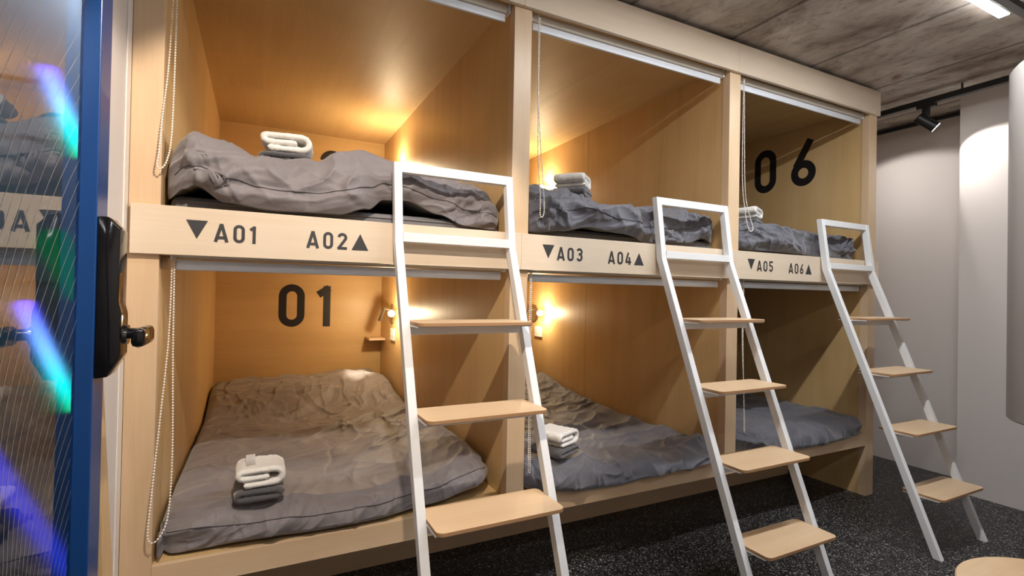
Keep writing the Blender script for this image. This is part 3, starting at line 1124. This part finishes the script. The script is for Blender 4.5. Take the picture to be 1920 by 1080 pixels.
def towels(key, x, y, ang, wl, gl_, w=0.168, d=0.15, zup=0.0, tilt=(0, 0), wang=0.0, care=True):
    def tree(o):
        b2 = BM()
        b2.from_mesh(o.data)
        b2.transform(Matrix.Translation(o.location) @ o.rotation_euler.to_matrix().to_4x4())
        tr = BVHTree.FromBMesh(b2)
        b2.free()
        return tr

    z = top_at(key, x, y, 0.05) - 0.012
    bm = towel_mesh(grey_path(w + 0.008), 0.0195, d + 0.008, 3 + x)
    g = obj('towel', bm, grey_towel, None, smooth=True)
    g.rotation_euler = (tilt[0], tilt[1], ang)
    for k in range(160):
        g.location = (x, y, z)
        if not tree(g).overlap(bvh[key]):
            break
        z += 0.0015
    z += 0.0008
    g.location = (x, y, z)
    tag(g, gl_, 'towel', 'dark grey towels')
    t = thing('towel', wl, 'towel', (0, 0, 0), 'white towels', world_parts=False)
    bm = towel_mesh(white_path(w), 0.0205, d, 9 + x)
    c = obj('folded_cloth', bm, white_towel, t, smooth=True)
    if care:
        bm = BM()
        pts = [(-0.028, -0.03, 0.0640), (-0.028, -0.015, 0.0650), (-0.028, 0.0, 0.0685), (-0.028, 0.016, 0.0785), (-0.028, 0.026, 0.082)]
        va = [bm.verts.new((px - 0.014, py, pz)) for px, py, pz in pts]
        vb = [bm.verts.new((px + 0.014, py + 0.002, pz)) for px, py, pz in pts]
        for i in range(len(pts) - 1):
            bm.faces.new([va[i], vb[i], vb[i + 1], va[i + 1]])
        bmesh.ops.solidify(bm, geom=bm.faces[:], thickness=0.0012)
        obj('care_label', bm, tag_mat, t)
    gt = tree(g)
    zz = z + 0.028
    for k in range(40):
        c.location = (x, y, zz)
        c.rotation_euler = (tilt[0], tilt[1], ang + wang)
        if not tree(c).overlap(gt):
            break
        zz += 0.001
    c.location = (0, 0, 0)
    c.rotation_euler = (0, 0, 0)
    t.location = (x, y, zz)
    t.rotation_euler = (tilt[0], tilt[1], ang + wang)


towels('U1', 1.05, 0.225, -0.10, 'folded white towel on the dark towel above the A01 lettering', 'folded dark grey towel under the white one above the A01 lettering', w=0.175, care=False)
towels('U2', 2.315, 0.26, 0.75, 'folded white towel on the upper duvet above the A03 lettering', 'folded dark grey towel on the upper duvet above the A03 lettering', care=False)
towels('U3', 3.49, 0.22, 0.45, 'folded white towel with ribbon tag above the A05 lettering', 'folded dark grey towel under the white one above the A05 lettering', w=0.18)
towels('L1', 0.985, 0.115, 0.02, 'folded white towel with ribbon tag in the cubicle numbered 01', 'folded dark grey towel under the white one in the cubicle numbered 01', w=0.155, d=0.14)
towels('L2', 2.155, 0.12, 0.45, 'folded white towel in the lower cubicle under the A03 rail, partly behind the ladder', 'folded dark grey towel in the lower cubicle under the A03 rail', w=0.17, care=False)


# ------------------------------------------------------------------ ladders
SWX, SDY = 0.028, 0.030
KZ, KY = 1.375, -0.064
TZ, TY = 1.66, -0.024
FY = -0.600
LW = 0.465
slope = (KY - FY) / KZ


def fy(z):
    return FY + slope * z


def make_ladder(label):
    t = thing('bunk_ladder', label, 'ladder', (0, 0, 0), 'white bunk ladders', world_parts=False)
    for sgn in (-1, 1):
        xa = sgn * LW / 2 - (SWX if sgn > 0 else 0)
        bm = BM()
        pts = [(xa, FY, 0.0), (xa, KY, KZ), (xa, TY, TZ), (xa, TY + SDY, TZ), (xa, KY + SDY + 0.004, KZ - 0.004), (xa, FY + SDY + 0.004, 0.0)]
        prism(bm, [Vector(q) for q in pts], (SWX, 0, 0), 0.0015)
        obj('stile', bm, white_metal, t)
    hx = LW / 2 - SWX
    bm = BM()
    box(bm, -hx, hx, TY, TY + SDY, TZ - 0.034, TZ, 0.0012)
    obj('top_rail', bm, white_metal, t)
    bm = BM()
    box(bm, -hx, hx, KY, KY + SDY - 0.004, KZ + 0.002, KZ + 0.034, 0.0012)
    obj('lower_rail', bm, white_metal, t)
    for zt in (1.108, 0.830, 0.553, 0.275):
        f = fy(zt)
        bm = BM()
        y0, y1 = f - 0.102, f + 0.076
        bx = hx - 0.0005
        c = 0.022
        pts = []
        for (cx, cy, a0) in ((bx - c, y0 + c, -90), (bx - c, y1 - c, 0), (-bx + c, y1 - c, 90), (-bx + c, y0 + c, 180)):
            for k in range(7):
                a = math.radians(a0 + 90 * k / 6)
                pts.append(Vector((cx + c * math.cos(a), cy + c * math.sin(a), zt - 0.012)))
        prism(bm, pts, (0, 0, 0.012), 0.0015)
        for fc in bm.faces:
            if abs(fc.calc_center_median().z - zt) > 0.0005 and abs(fc.calc_center_median().z - zt + 0.012) > 0.0005:
                fc.material_index = 1
        tr = obj('tread', bm, [tread_wood, ply_edge], t)
        bm = BM()
        box(bm, -hx, hx, f + 0.002, f + 0.034, zt - 0.045, zt - 0.0165, 0.0012)
        obj('crossbar', bm, white_metal, tr)
        for sgn in (-1, 1):
            bm = BM()
            xa = sgn * (hx - 0.03) - 0.03
            box(bm, xa + (0.0 if sgn < 0 else 0.0), xa + 0.06, y0 + 0.018, y1 - 0.012, zt - 0.0162, zt - 0.0122)
            obj('support_plate', bm, white_metal, tr)
    return t


def dup(root, label):
    r = root.copy()
    col.objects.link(r)
    r['label'] = label
    for ch in list(root.children):
        c = ch.copy()
        col.objects.link(c)
        c.parent = r
        for g in list(ch.children):
            d = g.copy()
            col.objects.link(d)
            d.parent = c
    return r


LD = make_ladder('white metal ladder with plywood treads in front of cubicle 01, beside A02')
LD.location = (1.6155, 0, 0)
l2 = dup(LD, 'white metal ladder with plywood treads beside the A04 lettering, middle of the three')
l2.location = (2.820, 0, 0)
l3 = dup(LD, 'white metal ladder with plywood treads beside the A06 lettering near the white wall')
l3.location = (4.045, 0, 0)


# ------------------------------------------------------------------ roller blinds with bead chains
def chain_path(pts, n=16):
    """smooth (Catmull-Rom) closed loop"""
    P = [Vector(q) for q in pts]
    out = []
    m_ = len(P)
    for i in range(m_):
        p0, p1, p2, p3 = P[i - 1], P[i], P[(i + 1) % m_], P[(i + 2) % m_]
        for k in range(n):
            t = k / n
            out.append(0.5 * ((2 * p1) + (-p0 + p2) * t + (2 * p0 - 5 * p1 + 4 * p2 - p3) * t * t + (-p0 + 3 * p1 - 3 * p2 + p3) * t ** 3))
    return out


def bead_chain(pts, parent, pitch=0.0085, r=0.0033):
    pts = [pts[0], tuple(Vector(pts[0]) + Vector((0, 0, -0.02)))] + list(pts[1:-1]) + [tuple(Vector(pts[-1]) + Vector((0, 0, -0.02))), pts[-1]]
    P = chain_path(pts)
    P.append(P[0])
    bm = BM()
    acc = 0.0
    nxt = 0.0
    ico = BM()
    bmesh.ops.create_icosphere(ico, subdivisions=1, radius=r)
    vv = [v.co.copy() for v in ico.verts]
    ff = [[v.index for v in f.verts] for f in ico.faces]
    ico.free()
    for a, b in zip(P, P[1:]):
        L = (b - a).length
        while nxt <= acc + L and L > 0:
            q = a.lerp(b, (nxt - acc) / L)
            vs = [bm.verts.new(c + q) for c in vv]
            for f in ff:
                bm.faces.new([vs[i] for i in f])
            nxt += pitch
        acc += L
    tube(bm, [q for q in P[::4]] + [P[0]], 0.0009, 5, False)
    return obj('bead_chain', bm, bead_mat, parent, smooth=True)


def blind(x0, x1, zt, zbar, label, cpts, y=0.052):
    t = thing('roller_blind', label, 'blind', ((x0 + x1) / 2, y, zt), 'roller blinds over the cubicle openings')
    bm = BM()
    tube(bm, [(x0 + 0.012, y, zt), (x1 - 0.012, y, zt)], 0.020, 20)
    obj('fabric_roll', bm, blind_fabric, t, auto=0.6)
    bm = BM()
    box(bm, x0 + 0.014, x1 - 0.02, y - 0.012, y, zbar - 0.016, zbar + 0.016, 0.004)
    obj('bottom_bar', bm, white_blind, t, auto=0.6)
    for xa in (x0, x1 - 0.01):
        bm = BM()
        box(bm, xa, xa + 0.01, y - 0.022, y + 0.022, zt - 0.022, zt + 0.022, 0.004)
        obj('bracket', bm, white_plastic, t)
    bead_chain(cpts, t)
    return t


blind(L1 + 0.02, A0 - 0.002, 2.354, 2.314, 'roller blind over the cubicle above the A01 rail, mostly cut off by the top edge',
      [(0.729, 0.035, 2.335), (0.7295, 0.030, 2.1), (0.7295, 0.02, 1.85), (0.7285, 0.00, 1.65), (0.7215, -0.02, 1.575), (0.709, -0.028, 1.547), (0.699, -0.03, 1.556), (0.7035, -0.028, 1.60),
       (0.706, -0.01, 1.70), (0.7155, 0.01, 1.86), (0.721, 0.026, 2.1), (0.7235, 0.035, 2.335)])
blind(A1 + 0.012, B0_ - 0.002, 2.354, 2.314, 'roller blind with white bar over the cubicle above the A03 rail',
      [(1.983, 0.02, 2.335), (1.983, 0.02, 2.0), (1.985, -0.015, 1.72), (1.984, -0.04, 1.56), (1.976, -0.044, 1.515), (1.964, -0.044, 1.52), (1.965, -0.04, 1.60), (1.973, 0.0, 1.8), (1.977, 0.02, 2.335)])
blind(B1 + 0.02, E0 - 0.002, 2.354, 2.314, 'roller blind with white bar over the cubicle above the A05 rail',
      [(3.215, 0.02, 2.335), (3.222, 0.02, 2.0), (3.234, 0.02, 1.75), (3.252, 0.005, 1.63), (3.256, -0.01, 1.575), (3.237, -0.02, 1.549), (3.212, -0.02, 1.56), (3.203, -0.005, 1.65), (3.208, 0.02, 1.85), (3.209, 0.02, 2.335)])
blind(L1 + 0.022, A0 - 0.002, 1.312, 1.273, 'roller blind with grey bar under the A01 rail over cubicle 01',
      [(0.740, 0.03, 1.30), (0.742, 0.03, 1.0), (0.748, 0.02, 0.72), (0.746, 0.0, 0.56), (0.737, -0.02, 0.50), (0.715, -0.03, 0.470), (0.700, -0.03, 0.49), (0.703, -0.02, 0.58), (0.716, 0.005, 0.80), (0.730, 0.03, 1.05), (0.734, 0.03, 1.30)], y=0.048)
blind(A1 + 0.012, B0_ - 0.002, 1.312, 1.270, 'roller blind with grey bar under the A03 rail',
      [(1.966, 0.02, 1.30), (1.966, 0.02, 1.0), (1.965, 0.01, 0.7), (1.963, 0.0, 0.54), (1.957, -0.012, 0.495), (1.950, -0.012, 0.505), (1.953, 0.0, 0.7), (1.959, 0.02, 1.0), (1.960, 0.02, 1.30)], y=0.048)
blind(B1 + 0.02, E0 - 0.002, 1.312, 1.272, 'roller blind with grey bar under the A05 rail',
      [(3.232, 0.02, 1.30), (3.232, 0.02, 1.0), (3.231, 0.01, 0.7), (3.229, 0.0, 0.56), (3.222, -0.006, 0.52), (3.216, -0.006, 0.53), (3.219, 0.0, 0.7), (3.225, 0.02, 1.0), (3.226, 0.02, 1.30)], y=0.048)


# ------------------------------------------------------------------ reading lamps and sockets
def reading_lamp(X, y, z, label, power, head_aim=None):
    t = thing('reading_lamp', label, 'lamp', (X, y, z), 'warm reading lamps in the cubicles')
    bm = BM()
    tube(bm, [(X, y, z), (X - 0.012, y, z), (X - 0.015, y, z)], [0.066, 0.066, 0.062], 36)
    obj('wall_plate', bm, steel, t, auto=0.5)
    bm = BM()
    tube(bm, [(X - 0.012, y - 0.01, z + 0.03), (X - 0.05, y - 0.01, z + 0.035), (X - 0.06, y, z + 0.035)], 0.006, 10)
    obj('arm', bm, steel, t, auto=0.5)
    bm = BM()
    tube(bm, [(X - 0.056, y + 0.0, z + 0.045), (X - 0.085, y + 0.05, z - 0.05)], 0.013, 18)
    hd = obj('lamp_head', bm, steel, t, auto=0.5)
    bm = BM()
    bmesh.ops.create_icosphere(bm, subdivisions=3, radius=0.024, matrix=Matrix.Translation((X - 0.045, y - 0.15, z + 0.01)))
    obj('bulb', bm, bulb_mat, t, smooth=True)
    bm = BM()
    tube(bm, [(X - 0.012, y - 0.05, z), (X - 0.035, y - 0.09, z + 0.004), (X - 0.043, y - 0.13, z + 0.009)], 0.006, 10)
    obj('bulb_arm', bm, steel, t, auto=0.5)
    point('lamp_glow', (X - 0.075, y - 0.165, z + 0.01), power, WARM, 0.015)
    if head_aim:
        spot('lamp_head_light', (X - 0.088, y + 0.055, z - 0.06), head_aim, 24, (1.0, 0.84, 0.60), math.radians(36), 1.0, 0.012)
    return t


def plate(X, y, z, label):
    t = thing('socket_plate', label, 'socket', (X, y, z), 'white wall sockets in the cubicles')
    bm = BM()
    box(bm, X - 0.009, X, y - 0.06, y + 0.06, z - 0.043, z + 0.043, 0.003)
    obj('cover', bm, white_plastic, t)
    for yy in (-0.03, 0.03):
        bm = BM()
        tube(bm, [(X - 0.0089, y + yy, z), (X - 0.0105, y + yy, z)], 0.013, 20)
        s = obj('socket_insert', bm, white_plastic, t, auto=0.6)
        bm = BM()
        for dz in (-0.005, 0.005):
            tube(bm, [(X - 0.0104, y + yy, z + dz), (X - 0.0109, y + yy, z + dz)], 0.002, 10)
        obj('pin_hole', bm, black_ink, s)
    return t


PW = 9.5
reading_lamp(A0 + 0.002, 1.93, 1.035, 'warm wall reading lamp beside the small shelf in cubicle 01', PW, (1.62, 1.95, 0.58))
plate(A0 + 0.002, 1.90, 0.885, 'white wall socket below the reading lamp in cubicle 01')
reading_lamp(B0_ + 0.002, 1.965, 1.035, 'glowing wall reading lamp in the lower cubicle under the A03 rail', PW)
plate(B0_ + 0.002, 1.90, 0.885, 'white wall socket below the reading lamp under the A03 rail')
reading_lamp(A0 + 0.002, 1.93, 2.07, 'warm wall reading lamp in the cubicle above the A01 and A02 rail', PW * 1.3)
reading_lamp(B0_ + 0.002, 1.965, 2.07, 'warm wall reading lamp in the cubicle above the A03 and A04 rail', PW * 1.3)

# ------------------------------------------------------------------ ceiling fittings
bl = ['bright white LED batten at the right end of the ceiling', 'white LED batten on the ceiling between the first and second ladder',
      'unseen fill batten added on the ceiling behind the viewer, left one', 'unseen fill batten added on the ceiling behind the viewer, right one']
for (a, b, y), lb in zip(BATTENS, bl):
    t = thing('led_batten', lb, 'light', ((a + b) / 2, y, BATTEN_Z), 'LED battens on the ceiling')
    bm = BM()
    box(bm, a, b, y - 0.020, y + 0.020, BATTEN_Z + 0.004, BATTEN_Z + 0.021, 0.003)
    obj('housing', bm, white_metal, t)
    bm = BM()
    box(bm, a + 0.003, b - 0.003, y - 0.019, y + 0.019, BATTEN_Z - 0.002, BATTEN_Z + 0.006, 0.002)
    obj('diffuser', bm, led_mat, t)
    bm = BM()
    for xx in (a + 0.15, b - 0.15):
        box(bm, xx - 0.01, xx + 0.01, y - 0.01, y + 0.01, BATTEN_Z + 0.019, CEIL)
    obj('bracket', bm, black_metal, t)

TX = 4.72
t = thing('track_rail', 'long black lighting track on the ceiling beside the end wall', 'track', (TX, -0.6, CEIL))
bm = BM()
box(bm, TX - 0.018, TX + 0.018, -1.6, 1.6, 2.447, 2.482, 0.002)
obj('rail_body', bm, black_metal, t)
bm = BM()
for yy in (-1.4, -0.3, 0.8):
    tube(bm, [(TX, yy, 2.48), (TX, yy, CEIL)], 0.006, 8)
obj('hanger', bm, black_metal, t)
t = thing('track_rail', 'black lighting track at the top right corner next to the LED batten', 'track', (2.7, -0.80, CEIL))
bm = BM()
box(bm, 0.7, 4.68, -0.835, -0.80, 2.478, 2.508, 0.002)
obj('rail_body', bm, black_metal, t)
bm = BM()
for xx in (1.0, 2.4, 4.2):
    tube(bm, [(xx, -0.817, 2.507), (xx, -0.817, CEIL)], 0.006, 8)
obj('hanger', bm, black_metal, t)

t = thing('track_rail', 'short black lighting track on the ceiling over the aisle by the door', 'track', (1.3, -1.25, CEIL))
bm = BM()
box(bm, 0.8, 1.8, -1.267, -1.233, 2.478, 2.508, 0.002)
obj('rail_body', bm, black_metal, t)
for xx in (0.95, 1.65):
    bm = BM()
    tube(bm, [(xx, -1.25, 2.507), (xx, -1.25, CEIL)], 0.006, 8)
    obj('hanger', bm, black_metal, t)


def track_spot(y, aim, label, power, size, x=TX, color=(1.0, 0.95, 0.90), zt=2.447):
    t = thing('track_spotlight', label, 'spotlight', (x, y, zt), 'black spotlights on the tracks')
    bm = BM()
    box(bm, x - 0.017, x + 0.017, y - 0.05, y + 0.05, zt - 0.022, zt, 0.002)
    obj('adaptor', bm, black_metal, t)
    bm = BM()
    box(bm, x - 0.012, x + 0.012, y - 0.016, y + 0.022, zt - 0.087, zt - 0.022, 0.003)
    tube(bm, [(x - 0.03, y, zt - 0.095), (x + 0.03, y, zt - 0.095)], 0.011, 14)
    obj('yoke', bm, black_metal, t, auto=0.5)
    c = Vector((x, y, zt - 0.112))
    d = (Vector(aim) - c).normalized()
    bm = BM()
    tube(bm, [c - d * 0.06, c - d * 0.055, c + d * 0.058, c + d * 0.06], [0.026, 0.03, 0.034, 0.032], 28)
    hd = obj('lamp_head', bm, black_metal, t, auto=0.6)
    bm = BM()
    tube(bm, [c + d * 0.0595, c + d * 0.0625], 0.029, 28)
    obj('lens', bm, spot_face, hd)
    spot('track_spot_light', c + d * 0.07, aim, power, color, size, 0.25, 0.022)
    return t


track_spot(-0.12, (4.99, -0.50, 1.95), 'black track spotlight with glowing lens above the white end wall', 16, math.radians(78))
track_spot(0.25, (5.25, 0.2, 1.5), 'black track spotlight just peeping past the top end of the bunk unit', 11, math.radians(125))

track_spot(-1.25, (1.17, 0.1, 1.15), 'black track spotlight above the first ladder, out over the aisle', 110, math.radians(66), 1.15, (1.0, 0.86, 0.72), 2.478)
track_spot(-0.817, (2.72, 0.1, 0.5), 'black track spotlight above the middle of the bunk unit', 12, math.radians(72), 2.35, (1.0, 0.95, 0.92), 2.478)

# white hanging drum at the right edge
t = thing('hanging_drum', 'tall white cylinder hanging at the right edge of the room', 'cylinder', (4.17, -0.90, 2.3))
cdir = Vector((0.9469, 0.3215, 0)).normalized()
tang = Vector((CAM.x, CAM.y, 0)) + cdir * 3.36
ctr = tang + Vector((cdir.y, -cdir.x, 0)) * 0.34
zb_, zt_ = 0.665, 2.30
bm = BM()
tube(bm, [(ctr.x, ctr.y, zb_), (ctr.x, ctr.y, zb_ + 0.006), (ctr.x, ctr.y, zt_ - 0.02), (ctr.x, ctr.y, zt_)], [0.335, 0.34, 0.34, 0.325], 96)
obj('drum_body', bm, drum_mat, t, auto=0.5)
bm = BM()
for k in range(3):
    a = k * 2.1
    tube(bm, [(ctr.x + 0.2 * math.cos(a), ctr.y + 0.2 * math.sin(a), zt_), (ctr.x + 0.2 * math.cos(a), ctr.y + 0.2 * math.sin(a), CEIL)], 0.004, 8)
obj('suspension_wire', bm, steel, t)

# low round table, bottom right corner
t = thing('round_table', 'low round ash-veneered table in the bottom right corner', 'table', (2.945, -1.30, 0))
bm = BM()
tube(bm, [(2.945, -1.30, 0.378), (2.945, -1.30, 0.381), (2.945, -1.30, 0.397), (2.945, -1.30, 0.40)], [0.279, 0.282, 0.282, 0.279], 96)
obj('table_top', bm, ash, t, auto=0.5)
for k in range(3):
    a = math.radians(90 + 120 * k)
    bm = BM()
    tube(bm, [(2.945 + 0.15 * math.cos(a), -1.30 + 0.15 * math.sin(a), 0.379), (2.945 + 0.23 * math.cos(a), -1.30 + 0.23 * math.sin(a), 0.0)], [0.018, 0.012], 16)
    obj('leg', bm, ash, t, auto=0.6)

for o in bpy.data.objects:
    if '_w' in o:
        del o['_w']
